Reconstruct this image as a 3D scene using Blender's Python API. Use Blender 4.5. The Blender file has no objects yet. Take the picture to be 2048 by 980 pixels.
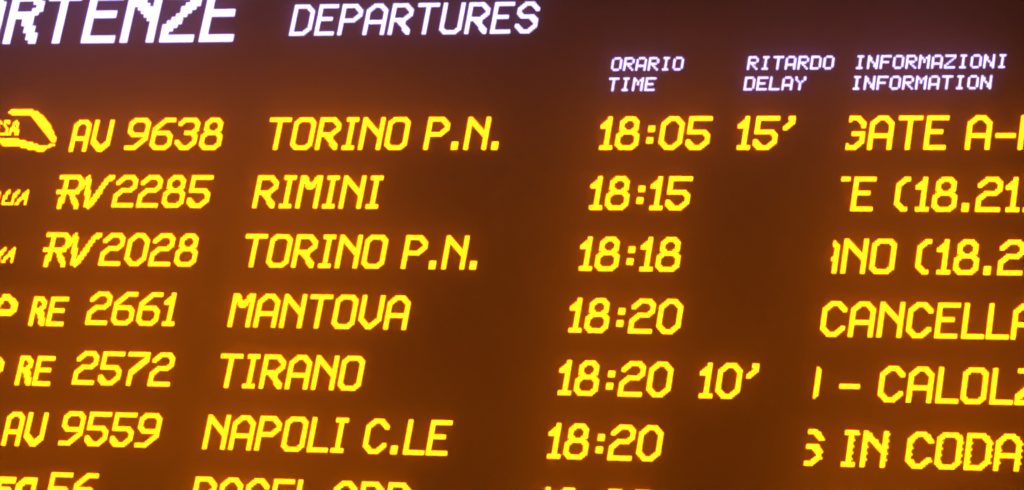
import bpy, math
from mathutils import Matrix, Vector

scene = bpy.context.scene
U = 0.01            # one LED pitch = 10 mm
Z0 = 10.0           # height of the first train row's baseline above the station floor

# ---------------------------------------------------------------- camera
cam_d = bpy.data.cameras.new("camera")
cam = bpy.data.objects.new("camera", cam_d)
scene.collection.objects.link(cam)
scene.camera = cam


def rot(a, b, c):
    ca, sa, cb, sb, cc, sc = math.cos(a), math.sin(a), math.cos(b), math.sin(b), math.cos(c), math.sin(c)
    X = Matrix(((1, 0, 0), (0, ca, -sa), (0, sa, ca)))
    Y = Matrix(((cb, 0, sb), (0, 1, 0), (-sb, 0, cb)))
    Z = Matrix(((cc, -sc, 0), (sc, cc, 0), (0, 0, 1)))
    return Z @ X @ Y


Rb = rot(-0.428, 0.385, 0.175)                      # tilt, pan and roll of the phone, seen from the board
Tb = Vector((40.248, -43.964, 1875.446))
B2W = Matrix(((1, 0, 0), (0, 0, 1), (0, -1, 0)))    # board (right, down, in) -> world
pos = B2W @ (-(Rb.transposed() @ Tb)) * U + Vector((0, 0, Z0))
cx = B2W @ Rb.transposed() @ Vector((1, 0, 0))
cy = B2W @ Rb.transposed() @ Vector((0, -1, 0))
cz = B2W @ Rb.transposed() @ Vector((0, 0, -1))
M = Matrix((cx, cy, cz)).transposed().to_4x4()
M.translation = pos
cam.matrix_world = M
cam_d.sensor_width = 36.0
cam_d.lens = 8141.336 / 2048 * 36.0
cam_d.clip_start = 0.1
cam_d.clip_end = 200

# ---------------------------------------------------------------- dim station hall light
world = bpy.data.worlds.new("World")
scene.world = world
world.use_nodes = True
bg = world.node_tree.nodes["Background"]
bg.inputs[0].default_value = (1.0, 0.50, 0.45, 1)
bg.inputs[1].default_value = 0.01

scene.view_settings.view_transform = 'Standard'
scene.view_settings.look = 'None'
scene.view_settings.exposure = 0
scene.view_settings.gamma = 1
scene.view_settings.use_curve_mapping = False
scene.render.engine = 'CYCLES'
scene.cycles.use_denoising = True
scene.cycles.max_bounces = 6
scene.cycles.volume_bounces = 1
scene.cycles.pixel_filter_type = 'BLACKMAN_HARRIS'
scene.cycles.filter_width = 2.5
scene.cycles.sample_clamp_indirect = 4.0

# ---------------------------------------------------------------- materials


def new_mat(name):
    m = bpy.data.materials.new(name)
    m.use_nodes = True
    m.node_tree.nodes.clear()
    return m, m.node_tree.nodes, m.node_tree.links


def led_mat(name, col, strength):
    m, n, l = new_mat(name)
    out = n.new('ShaderNodeOutputMaterial')
    e = n.new('ShaderNodeEmission')
    e.inputs[0].default_value = (*col, 1)
    e.inputs[1].default_value = strength
    l.new(e.outputs[0], out.inputs[0])
    m.cycles.emission_sampling = 'FRONT'
    return m


AMBER = led_mat("amber_led_light", (1.0, 0.25, 0.0018), 14.3)
WHITE = led_mat("cool_white_led_light", (0.48, 0.44, 1.05), 5.2)


def panel_mat(name, base, rough, scale):
    m, n, l = new_mat(name)
    out = n.new('ShaderNodeOutputMaterial')
    p = n.new('ShaderNodeBsdfPrincipled')
    tc = n.new('ShaderNodeTexCoord')
    no = n.new('ShaderNodeTexNoise')
    no.inputs['Scale'].default_value = scale
    no.inputs['Detail'].default_value = 6
    ra = n.new('ShaderNodeValToRGB')
    ra.color_ramp.elements[0].position = 0.3
    ra.color_ramp.elements[1].position = 0.75
    ra.color_ramp.elements[0].color = (*[c * 0.75 for c in base], 1)
    ra.color_ramp.elements[1].color = (*[c * 1.35 for c in base], 1)
    l.new(tc.outputs['Object'], no.inputs['Vector'])
    l.new(no.outputs['Fac'], ra.inputs[0])
    l.new(ra.outputs[0], p.inputs['Base Color'])
    p.inputs['Roughness'].default_value = rough
    p.inputs['Specular IOR Level'].default_value = 0.25
    bp = n.new('ShaderNodeBump')
    bp.inputs['Strength'].default_value = 0.15
    bp.inputs['Distance'].default_value = 0.002
    l.new(no.outputs['Fac'], bp.inputs['Height'])
    l.new(bp.outputs[0], p.inputs['Normal'])
    l.new(p.outputs[0], out.inputs[0])
    return m


MODULE = panel_mat("matte_black_led_module", (0.030, 0.024, 0.022), 0.85, 9)
CASE = panel_mat("dark_painted_steel", (0.035, 0.034, 0.036), 0.5, 4)

# scattering volumes added in front of the LEDs, put in for the glow


def milky(name, col, density):
    m, n, l = new_mat(name)
    out = n.new('ShaderNodeOutputMaterial')
    v = n.new('ShaderNodeVolumePrincipled')
    v.inputs['Color'].default_value = (*col, 1)
    v.inputs['Density'].default_value = density
    v.inputs['Anisotropy'].default_value = 0.0
    l.new(v.outputs[0], out.inputs['Volume'])
    return m


DEPTH = 0.95
WIDE_HAZE = milky("wide_glow_haze", (1.0, 0.84, 0.85), 0.34)
NEAR_HAZE = milky("near_glow_haze", (1.0, 0.50, 0.90), 4.5)

# ---------------------------------------------------------------- helpers


def link(o, parent=None):
    scene.collection.objects.link(o)
    if parent is not None:
        o.parent = parent
    return o


def mesh_obj(name, verts, faces, mat, parent=None, loc=(0, 0, 0), label=None):
    me = bpy.data.meshes.new(name)
    me.from_pydata(verts, [], faces)
    me.materials.append(mat)
    me.update()
    o = link(bpy.data.objects.new(name, me), parent)
    o.location = loc
    if label:
        o['label'] = label
    return o


def box_geo(x0, x1, y0, y1, z0, z1, bev=0.0):
    """a box whose front edges (towards -y) are bevelled"""
    b = bev
    vs = [(x0, y1, z0), (x1, y1, z0), (x1, y1, z1), (x0, y1, z1),
          (x0, y0 + b, z0), (x1, y0 + b, z0), (x1, y0 + b, z1), (x0, y0 + b, z1)]
    fs = [(3, 2, 1, 0), (0, 1, 5, 4), (1, 2, 6, 5), (2, 3, 7, 6), (3, 0, 4, 7)]
    if b:
        vs += [(x0 + b, y0, z0 + b), (x1 - b, y0, z0 + b), (x1 - b, y0, z1 - b), (x0 + b, y0, z1 - b)]
        fs += [(4, 5, 9, 8), (5, 6, 10, 9), (6, 7, 11, 10), (7, 4, 8, 11), (8, 9, 10, 11)]
    else:
        fs.append((4, 5, 6, 7))
    return vs, fs


# one LED: a squarish lens cap with cut corners and a raised face
def led_geo(verts, faces, cxu, czu, h=0.30, r=0.435, c=0.15):
    k = len(verts)
    for rr, yy in ((r, 0.0), (r, -h * 0.6), (r - 0.05, -h)):
        cc = c
        pts = [(-rr + cc, -rr), (rr - cc, -rr), (rr, -rr + cc), (rr, rr - cc),
               (rr - cc, rr), (-rr + cc, rr), (-rr, rr - cc), (-rr, -rr + cc)]
        for px, pz in pts:
            verts.append(((cxu + px) * U, yy * U, (czu + pz) * U))
    for ring in (0, 1):
        for i in range(8):
            j = (i + 1) % 8
            a = k + ring * 8
            faces.append((a + i, a + j, a + 8 + j, a + 8 + i))
    faces.append(tuple(k + 16 + i for i in range(8)))


def line_pts(p, q, step=0.2):
    d = max(abs(q[0] - p[0]), abs(q[1] - p[1]))
    m = max(1, int(math.ceil(d / step)))
    return [(p[0] + (q[0] - p[0]) * i / m, p[1] + (q[1] - p[1]) * i / m) for i in range(m + 1)]


def pen_dots(strokes, pen):
    """LED cells swept by a square pen whose lower-left corner follows the strokes"""
    s = {}
    for st in strokes:
        off = st[0][0] % 1 if all(abs(p[0] - st[0][0]) < 1e-6 for p in st) else 0.0
        for a, b in zip(st[:-1], st[1:]):
            for x, y in line_pts(a, b):
                ix, iy = math.floor(x - off + 0.5), math.floor(y + 0.5)
                for dx in range(pen):
                    for dy in range(pen):
                        s.setdefault((ix + dx + off, iy + dy), 1)
    return list(s)


def round_dots(strokes, r):
    s = set()
    for st in strokes:
        for a, b in zip(st[:-1], st[1:]):
            L2 = (b[0] - a[0]) ** 2 + (b[1] - a[1]) ** 2 or 1e-9
            x0, x1 = min(a[0], b[0]) - 3, max(a[0], b[0]) + 3
            y0, y1 = min(a[1], b[1]) - 3, max(a[1], b[1]) + 3
            for i in range(int(math.floor(x0)), int(math.ceil(x1))):
                for j in range(int(math.floor(y0)), int(math.ceil(y1))):
                    px, py = i + .5, j + .5
                    t = max(0, min(1, ((px - a[0]) * (b[0] - a[0]) + (py - a[1]) * (b[1] - a[1])) / L2))
                    if math.hypot(px - a[0] - t * (b[0] - a[0]), py - a[1] - t * (b[1] - a[1])) <= r:
                        s.add((i, j))
    return list(s)


def poly_dots(polys):
    s = set()
    for P in polys:
        xs = [p[0] for p in P]
        ys = [p[1] for p in P]
        for i in range(int(min(xs)) - 2, int(max(xs)) + 2):
            for j in range(int(min(ys)) - 2, int(max(ys)) + 2):
                x, y = i + .5, j + .5
                ins = False
                for a, b in zip(P, P[1:] + P[:1]):
                    if (a[1] > y) != (b[1] > y) and x < (b[0] - a[0]) * (y - a[1]) / (b[1] - a[1]) + a[0]:
                        ins = not ins
                near = min(math.hypot(x - a[0] - t * (b[0] - a[0]), y - a[1] - t * (b[1] - a[1])) for a, b, t in (
                    (a, b, max(0, min(1, ((x - a[0]) * (b[0] - a[0]) + (y - a[1]) * (b[1] - a[1])) /
                                      ((b[0] - a[0]) ** 2 + (b[1] - a[1]) ** 2)))) for a, b in zip(P, P[1:] + P[:1])))
                if ins and near > 0.12:
                    s.add((i, j))
    return list(s)


# ---------------------------------------------------------------- the LED typeface (2-wide pen, 11 x 17 cells)
G = {
 'A': [[(0, 0), (0, 12), (3, 15), (6, 15), (9, 12), (9, 0)], [(0, 6), (9, 6)]],
 'B': [[(0, 0), (0, 15), (6, 15), (9, 12), (9, 10), (7, 8), (0, 8)], [(7, 8), (9, 6), (9, 3), (6, 0), (0, 0)]],
 'C': [[(9, 12), (8, 13), (6, 15), (3, 15), (0, 12), (0, 3), (3, 0), (6, 0), (9, 3)]],
 'D': [[(0, 0), (0, 15), (6, 15), (9, 12), (9, 3), (6, 0), (0, 0)]],
 'E': [[(8, 15), (0, 15), (0, 0), (8, 0)], [(0, 8), (6, 8)]],
 'F': [[(8, 15), (0, 15), (0, 0)], [(0, 8), (6, 8)]],
 'G': [[(9, 11), (9, 12), (6, 15), (3, 15), (0, 12), (0, 3), (3, 0), (6, 0), (9, 3), (9, 7), (5, 7)]],
 'I': [[(0.6, 0), (1.6, 0)], ],
 'L': [[(0, 15), (0, 0), (8, 0)]],
 'M': [[(0, 0), (0, 15), (1, 15), (4, 10), (5, 10), (8, 15), (9, 15), (9, 0)]],
 'N': [[(0, 0), (0, 15), (9, 6), (9, 0)], [(9, 15), (9, 6)]],
 'O': [[(2, 0), (7, 0), (9, 2), (9, 13), (7, 15), (2, 15), (0, 13), (0, 2), (2, 0)]],
 'P': [[(0, 0), (0, 15), (6, 15), (9, 12), (9, 10), (6, 7), (0, 7)]],
 'R': [[(0, 0), (0, 15), (6, 15), (9, 12), (9, 10), (6, 7), (0, 7)], [(4, 7), (9, 0)]],
 'S': [[(9, 12), (6, 15), (3, 15), (0, 12), (0, 10), (2, 8), (6, 8), (9, 6), (9, 3), (6, 0), (3, 0), (0, 3)]],
 'T': [[(0, 15), (9, 15)], [(4.5, 0), (4.5, 13)]],
 'U': [[(0, 15), (0, 2), (2, 0), (7, 0), (9, 2), (9, 15)]],
 'V': [[(0, 15), (0, 4), (4, 0), (5, 0), (9, 4), (9, 15)]],
 'Z': [[(0, 15), (9, 15), (9, 13), (0, 2), (0, 0), (9, 0)]],
 '0': [[(3, 0), (6, 0), (9, 3), (9, 12), (6, 15), (3, 15), (0, 12), (0, 3), (3, 0)]],
 '2': [[(0, 12), (3, 15), (7, 15), (9, 13), (9, 10), (7, 8), (3, 8), (0, 5), (0, 0), (9, 0)]],
 '3': [[(0, 13), (2, 15), (7, 15), (9, 13), (9, 10), (7, 8), (4, 8)], [(7, 8), (9, 6), (9, 3), (6, 0), (3, 0), (0, 3)]],
 '5': [[(9, 15), (0, 15), (0, 8), (7, 8), (9, 6), (9, 3), (6, 0), (2, 0), (0, 3)]],
 '6': [[(9, 15), (5, 15), (0, 10), (0, 2), (2, 0), (7, 0), (9, 2), (9, 6), (7, 8), (1, 8)]],
 '7': [[(0, 15), (9, 15), (9, 12), (4, 8), (2, 5), (2, 0)]],
 '8': [[(3, 8), (1, 10), (1, 13), (3, 15), (6, 15), (8, 13), (8, 10), (6, 8), (3, 8)],
       [(2, 8), (0, 6), (0, 2), (2, 0), (7, 0), (9, 2), (9, 6), (7, 8), (2, 8)]],
 '9': [[(9, 7), (2, 7), (0, 9), (0, 13), (2, 15), (7, 15), (9, 13), (9, 5), (4, 0), (0, 0)]],
 "'": [[(2, 15), (3, 15), (3, 13), (0, 10)]],
 '(': [[(4, 15), (3, 15), (0, 12), (0, 3), (3, 0), (4, 0)]],
 ')': [[(0, 15), (1, 15), (4, 12), (4, 3), (1, 0), (0, 0)]],
 '-': [[(0, 6), (7, 6)]],
}
ADV = {'E': 12, 'F': 12, 'L': 11, 'I': 9, '.': 7, ' ': 7, ':': 8, '1': 8, '(': 10, ')': 10, '-': 11, "'": 7}


def glyph_dots(ch):
    if ch == 'I':
        d = [(x, y) for x in range(6) for y in (0, 1, 15, 16)] + [(x, y) for x in (2, 3) for y in range(2, 15)]
        return [(x + 0.6, y) for x, y in d]
    if ch == '1':
        d = {(x, y) for x in range(6) for y in (0, 1)} | {(x, y) for x in (2, 3) for y in range(2, 17)}
        d |= {(1, 11), (1, 12), (1, 13), (1, 14), (0, 11), (0, 12), (0, 13), (-1, 11), (-1, 12)}
        return [(x + 0.7, y) for x, y in d]
    if ch == '.':
        return [(x + 0.8, y) for x in range(3) for y in range(4)]
    if ch == ':':
        return [(x + 2, y + .2) for x in range(3) for y in (3, 4, 5)]
    off = {'(': 0.8, ')': 0.5, '-': 0.3, "'": 0.3}.get(ch, 0)
    return [(x + off, y) for x, y in pen_dots(G[ch], 2)]


# 5 x 7 face of the column headings
F57 = {
 'O': ["01110", "10001", "10001", "10001", "10001", "10001", "01110"],
 'R': ["11110", "10001", "10001", "11110", "10100", "10010", "10001"],
 'A': ["01110", "10001", "10001", "10001", "11111", "10001", "10001"],
 'I': ["01110", "00100", "00100", "00100", "00100", "00100", "01110"],
 'T': ["11111", "00100", "00100", "00100", "00100", "00100", "00100"],
 'M': ["10001", "11011", "10101", "10101", "10001", "10001", "10001"],
 'E': ["11111", "10000", "10000", "11110", "10000", "10000", "11111"],
 'D': ["11110", "10001", "10001", "10001", "10001", "10001", "11110"],
 'L': ["10000", "10000", "10000", "10000", "10000", "10000", "11111"],
 'Y': ["10001", "10001", "01010", "00100", "00100", "00100", "00100"],
 'N': ["10001", "11001", "11001", "10101", "10011", "10011", "10001"],
 'F': ["11111", "10000", "10000", "11110", "10000", "10000", "10000"],
 'Z': ["11111", "00001", "00010", "00100", "01000", "10000", "11111"],
}
# 18 x 28 face of the title: a 9 x 14 face with every cell doubled
BIG = {
 'P': [[(0, 0), (0, 12), (5, 12), (7, 10), (7, 9), (5, 7), (0, 7)]],
 'A': [[(0, 0), (0, 10), (2, 12), (5, 12), (7, 10), (7, 0)], [(0, 5), (7, 5)]],
 'R': [[(0, 0), (0, 12), (5, 12), (7, 10), (7, 9), (5, 7), (0, 7)], [(3.4, 7), (7, 0)]],
 'T': [[(0, 12), (7, 12)], [(3.5, 0), (3.5, 10)]],
 'E': [[(7, 12), (0, 12), (0, 0), (7, 0)], [(0, 7), (6, 7)]],
 'N': [[(0, 0), (0, 12), (7, 5.5), (7, 0)], [(7, 12), (7, 5.5)]],
 'Z': [[(0, 12), (7, 12), (7, 11), (0, 2), (0, 0), (7, 0)]],
}


def big_dots(ch):
    return [(2 * x + i, 2 * y + j) for x, y in pen_dots(BIG[ch], 2) for i in (0, 1) for j in (0, 1)]


_cache = {}


def dots_mesh(name, dots, mat, r=0.435, small=()):
    verts, faces = [], []
    for x, y in dots:
        led_geo(verts, faces, x + 0.5, y + 0.5, r=r)
    for x, y in small:
        led_geo(verts, faces, x + 0.36, y + 0.5, r=0.30, c=0.1)
    me = bpy.data.meshes.new(name)
    me.from_pydata(verts, [], faces)
    me.materials.append(mat)
    me.update()
    return me


FACE = 0.0          # y of the LED module faces, board local


def put(name, me, parent, u, v, label=None):
    """place a lit character whose cell origin is (u right, v down) on its module strip"""
    o = link(bpy.data.objects.new(name, me), parent)
    o.location = (u * U, FACE, -v * U)
    if label:
        o['label'] = label
    return o


KIND = {'.': 'full_stop', ':': 'colon', "'": 'apostrophe', '(': 'bracket', ')': 'bracket', '-': 'dash'}


def kind_of(ch):
    return KIND.get(ch) or ('digit' if ch.isdigit() else 'letter')


def text(parent, s, u, v, word=None, clip=None, shake=False, mat=None, colour='yellow'):
    mat = mat or AMBER
    word = word or s
    for ch in s:
        if ch != ' ':
            key = (ch, mat.name)
            if ch == ':':
                if key not in _cache:
                    _cache[key] = dots_mesh('colon_dot', glyph_dots(ch), mat)
                put('colon_dot', _cache[key], parent, u, v, f"lower yellow dot of the colon in {word}")
                put('colon_dot', _cache[key], parent, u, v - 6, f"upper yellow dot of the colon in {word}")
                u += 8
                continue
            d = glyph_dots(ch)
            if clip is not None and u < clip or shake:
                small = []
                if clip is not None:
                    d = [p for p in d if u + p[0] >= clip - 0.3]
                if shake:
                    S = {(round(a, 2), b) for a, b in d}
                    small = [(a + 1, b) for a, b in d if b % 3 == 0 and 1 < b < 16 and (round(a + 1, 2), b) not in S]
                if ch == 'S' and clip is not None and u < clip:      # the cut S is left as two separate arcs
                    for part, keep in (("upper", lambda b: b > 10), ("lower", lambda b: b <= 10)):
                        put('letter', dots_mesh('letter', [p for p in d if keep(p[1])], mat, small=[p for p in small if keep(p[1])]),
                            parent, u, v, f"{part} arc of the cut yellow letter S in {word}")
                    u += 13
                    continue
                me = dots_mesh(kind_of(ch), d, mat, small=small)
            else:
                if key not in _cache:
                    _cache[key] = dots_mesh(kind_of(ch), d, mat)
                me = _cache[key]
            k = kind_of(ch)
            put(k, me, parent, u, v, f"{colour} {k.replace('_', ' ')}" + (f" {ch}" if k in ('letter', 'digit') else "") + f" in {word}")
        u += ADV.get(ch, 13)


def text57(parent, s, u, v):
    for ch in s:
        if ch != ' ':
            key = (ch, 'small')
            if key not in _cache:
                d = [(x, 6 - y) for y, row in enumerate(F57[ch]) for x, b in enumerate(row) if b == '1']
                _cache[key] = dots_mesh('letter', d, WHITE, r=0.42)
            put('letter', _cache[key], parent, u, v, f"small white letter {ch} in {s}")
        u += 6


def traced(parent, name, strokes, v, r, mat=None, label=None, polys=None, thin=None):
    d = set(round_dots(strokes, r)) if strokes else set()
    if polys:
        d |= set(poly_dots(polys))
    if thin:
        d |= set(round_dots(thin[0], thin[1]))
    xs = min(p[0] for p in d)
    me = dots_mesh(name, [(x - xs, y) for x, y in sorted(d)], mat or AMBER)
    return put(name, me, parent, xs, v, label)


# ---------------------------------------------------------------- the board
board = bpy.data.objects.new("departures_board", None)
scene.collection.objects.link(board)
board.location = (0, 0, Z0)
board['label'] = "black LED station departures board with white headings and rows of glowing yellow train text"
board['category'] = "departures board"

UL, UR = -420.0, 300.0
VT, VB = -118.0, 292.0

# steel cabinet behind, and a frame round the face
vs, fs = box_geo(UL * U, UR * U, 0.045, 0.40, -VB * U, -VT * U)
mesh_obj("cabinet", vs, fs, CASE, board)
for a, b, c, d in ((UL - 12, UR + 12, VT - 12, VT - 0.3), (UL - 12, UR + 12, VB + 0.3, VB + 12),
                   (UL - 12, UL - 0.3, VT, VB), (UR + 0.3, UR + 12, VT, VB)):
    vs, fs = box_geo(a * U, b * U, -DEPTH - 0.03, 0.398, -d * U, -c * U, 0.01)
    mesh_obj("frame_rail", vs, fs, CASE, board)


def strip(name, u0, u1, v0, v1, label):
    g = 0.01
    vs, fs = box_geo((u0 + g) * U, (u1 - g) * U, 0.0, 0.04, -(v1 - g) * U, -(v0 + g) * U)
    return mesh_obj(name, vs, fs, MODULE, board, label=label)


# header: title band and the column headings band right of it
SPLIT = -24.5
title = strip("title_strip", UL, -20, VT, SPLIT, "top band with the large white title words")
heads = strip("heading_strip", -20, UR, VT, SPLIT, "top right band with the small white column headings")

for ch, u in (('P', -363), ('A', -341.6), ('R', -320.4), ('T', -300.4), ('E', -277.7), ('N', -256.7), ('Z', -235.5), ('E', -214.4)):
    key = (ch, 'big')
    if key not in _cache:
        _cache[key] = dots_mesh('letter', big_dots(ch), WHITE)
    put('letter', _cache[key], title, u, -58.9, f"large white letter {ch} in PARTENZE")
text(title, "DEPARTURES", -167.4, -61.8, mat=WHITE, colour='white')
text57(heads, "ORARIO", -1.0, -41.3)
text57(heads, "TIME", -1.0, -30.6)
text57(heads, "RITARDO", 65.0, -41.3)
text57(heads, "DELAY", 64.9, -30.6)
text57(heads, "INFORMAZIONI", 115.8, -41.3)
text57(heads, "INFORMATION", 115.6, -30.6)

# train rows: number, destination, time, delay, running information text (clipped at its left edge)
ROWS = [
 ("9638", "TORINO P.N.", "18:05", "15'", "GATE A-F", 114.2),
 ("2285", "RIMINI", "18:15", None, "TE (18.21)", 110.4),
 ("2028", "TORINO P.N.", "18:18", None, "ANO (18.2", 109.8),
 ("2661", "MANTOVA", "18:20", None, "CANCELLATO", 117.2),
 ("2572", "TIRANO", "18:20", "10'", "O - CALOLZIO", 109.3),
 ("9559", "NAPOLI C.LE", "18:20", None, "S IN CODA", 114.4),
 ("56", "BASEL SBB", "18:23", None, "CANCELLATO", 117.2),  # information text here is unseen, added for its light
 ("2661", "MANTOVA", "18:20", None, "GATE A-F", 114.2),  # unseen rows from here on, repeated wording, added to light the lower edge
 ("2028", "TORINO P.N.", "18:18", "10'", "IN CODA", 117.2),
 ("2572", "TIRANO", "18:20", None, "CALOLZIO", 117.2),
]
CLIP = 117.2
DU, TU = -168.0, -0.8
rows = []
for k, (num, dest, tm, delay, info, iu) in enumerate(ROWS):
    v = 31.0 * k
    r = strip("train_row", UL, UR, v - 24.5, v + 6.5 if k < len(ROWS) - 1 else VB, f"row of yellow text for the {tm} train to {dest}")
    rows.append(r)
    text(r, num, -241.3, v)
    text(r, dest, DU, v)
    text(r, tm, TU, v)
    if delay:
        text(r, delay, 65.3, v, word=delay)
    if info:
        text(r, info, iu, v, clip=CLIP + (0.8 if k > 3 else 0), shake=(k == 5))

# train category marks: heavier or slanted lettering, one mark each
R_SL = [[(-267.8, 15.2), (-268.1, 6.0), (-269.0, 0.4)], [(-270.6, 15.8), (-261.6, 15.8), (-259.4, 13.6), (-259.6, 10.8), (-261.1, 8.2), (-270.8, 8.2)],
        [(-263.6, 6.6), (-260.0, 0.4)]]
V_SL = [[(-256.8, 15.5), (-256.2, 12.0), (-255.4, 7.3), (-254.7, 0.8)], [(-253.2, 0.6), (-249.3, 8.3), (-246.7, 14.6), (-244.4, 15.8)]]
LOOP = [[(-289.2, 9.0), (-287.2, 13.4), (-284.7, 13.7), (-280.4, 10.0), (-280.4, 6.4), (-281.4, 5.5), (-289.2, 5.4)]]
NARROW = {
 'A': (-270.6, [[(0, -1), (0, 12), (2, 14), (5, 14), (7, 12), (7, -1)], [(0, 5), (7, 5)]]),
 'V': (-259.8, [[(0, 14), (0, 4), (4, -1), (5, -1), (8, 3), (8, 14)]]),
 'R': (-270.9, [[(0, -1), (0, 12), (3, 12), (5, 10), (5, 8), (3, 6), (0, 6)], [(3, 6), (6, -1)], [(4, 6), (6, -1)]]),
 'E': (-261.8, [[(7, 12), (0, 12), (0, -1), (7, -1)], [(0, 6), (6, 6)]]),
}
for k, cat in ((0, "AV"), (5, "AV"), (3, "RE"), (4, "RE")):
    for ch in cat:
        u0, st = NARROW[ch]
        if (ch, 'narrow') not in _cache:
            _cache[(ch, 'narrow')] = dots_mesh('letter', pen_dots(st, 2), AMBER)
        put('letter', _cache[(ch, 'narrow')], rows[k], u0, 31 * k, f"narrow yellow letter {ch} in the train category {cat}")
for k in (1, 2):
    traced(rows[k], "letter", R_SL, 31 * k, 1.2, label="slanted yellow letter R in the train category RV")
    traced(rows[k], "letter", V_SL, 31 * k, 1.2, label="slanted yellow letter V in the train category RV")
for k in (3, 4):
    traced(rows[k], "operator_mark", LOOP, 31 * k, 1.2, label="rounded yellow loop mark cut by the picture edge")
EC_E = [[(-259.9, 12.6), (-267.0, 12.6), (-267.0, 0.4), (-259.9, 0.4)], [(-266.5, 7.4), (-261.5, 7.4)]]
EC_C = [[(-248.9, 9.2), (-249.4, 12.8), (-253.6, 12.6), (-256.2, 10.8), (-256.4, 3.0), (-253.6, 0.6), (-249.0, 0.6)]]
traced(rows[6], "letter", EC_E, 186, 1.3, label="bold yellow letter E in the train category EC")
traced(rows[6], "letter", EC_C, 186, 1.35, label="bold yellow letter C in the train category EC")

SW = [[(-308.1, 21.1), (-306.6, 21.7), (-299.7, 22.0), (-293.2, 21.5), (-292.0, 20.4), (-295.0, 18.4), (-299.5, 18.5), (-305.0, 18.8), (-307.3, 19.8)],
      [(-295.3, 19.7), (-293.2, 21.5), (-289.4, 18.7), (-282.9, 12.3), (-279.9, 7.8), (-278.4, 4.4), (-279.0, 3.4), (-280.4, 4.2), (-285.1, 8.4), (-294.3, 17.8)],
      [(-322.0, 6.0), (-309.4, 6.5), (-304.4, 6.5), (-296.7, 5.2), (-290.3, 3.3), (-286.2, 1.8), (-283.0, 1.7), (-283.0, 0.4), (-284.3, -0.7), (-288.1, -0.7),
       (-294.8, 0.7), (-299.5, 2.0), (-306.4, 1.8), (-308.8, 3.9), (-322.0, 4.2)]]
traced(rows[0], "operator_mark", None, 0, 1, polys=SW, thin=([[(-282.9, 1.4), (-279.6, 2.6)]], 0.6), label="yellow outline of a pointed train nose")
traced(rows[0], "letter", [[(-306.2, 14.6), (-306.8, 15.4), (-308.5, 15.2), (-308.3, 13.3), (-306.7, 11.7), (-306.5, 9.1), (-307.9, 8.3), (-309.9, 8.3)]], 0, 0.66,
       label="small slanted letter S inside the train nose mark")
traced(rows[0], "letter", [[(-310.7, 14.6), (-311.3, 15.4), (-313.0, 15.2), (-312.8, 13.3), (-311.2, 11.7), (-311.5, 9.1), (-312.4, 8.3), (-314.4, 8.3)]], 0, 0.62,
       label="small slanted letter S cut by the picture edge")
traced(rows[0], "letter", [[(-302.4, 15.6), (-305.1, 8.6)], [(-302.4, 15.6), (-301.3, 13.3), (-301.0, 8.4)], [(-304.2, 10.8), (-301.2, 11.2)]], 0, 0.66,
       label="small slanted letter A inside the train nose mark")
SL_L = [[(-297.9, 8.2), (-299.7, 2.9), (-299.5, 1.8), (-295.9, 1.8)]]
SL_I = [[(-292.5, 8.2), (-293.8, 7.1), (-294.9, 2.0)]]
SL_A = [[(-287.9, 8.2), (-292.0, 1.8)], [(-287.8, 8.2), (-287.8, 1.7)], [(-290.8, 4.4), (-287.9, 4.4)]]
SL_A2 = [[(-303.2, 8.2), (-307.3, 1.8)], [(-303.1, 8.2), (-302.4, 1.7)]]
for k in (1, 2):
    if k == 1:
        traced(rows[k], "letter", SL_A2, 31 * k, 0.62, label="small slanted letter A at the picture edge")
    traced(rows[k], "letter", SL_L, 31 * k, 0.66, label="small slanted letter L of the operator name")
    traced(rows[k], "letter", SL_I, 31 * k, 0.66, label="small slanted letter I of the operator name")
    traced(rows[k], "letter", SL_A, 31 * k, 0.66, label="small slanted letter A ending the operator name")

# two added haze volumes make the LEDs' glow: thin close halo, thick wide veil
for y0, y1, mat, tag in ((-0.022, 0.02, NEAR_HAZE, "thin added haze for the close halo round the LEDs"), (-DEPTH, -0.023, WIDE_HAZE, "thick added haze for the wide glow over the board")):
    vs, fs = box_geo(UL * U, UR * U, y0, y1, -VB * U, -VT * U)
    sheet = mesh_obj("glow_haze", vs, fs, mat, board, label=tag)
    sheet['kind'] = 'stuff'
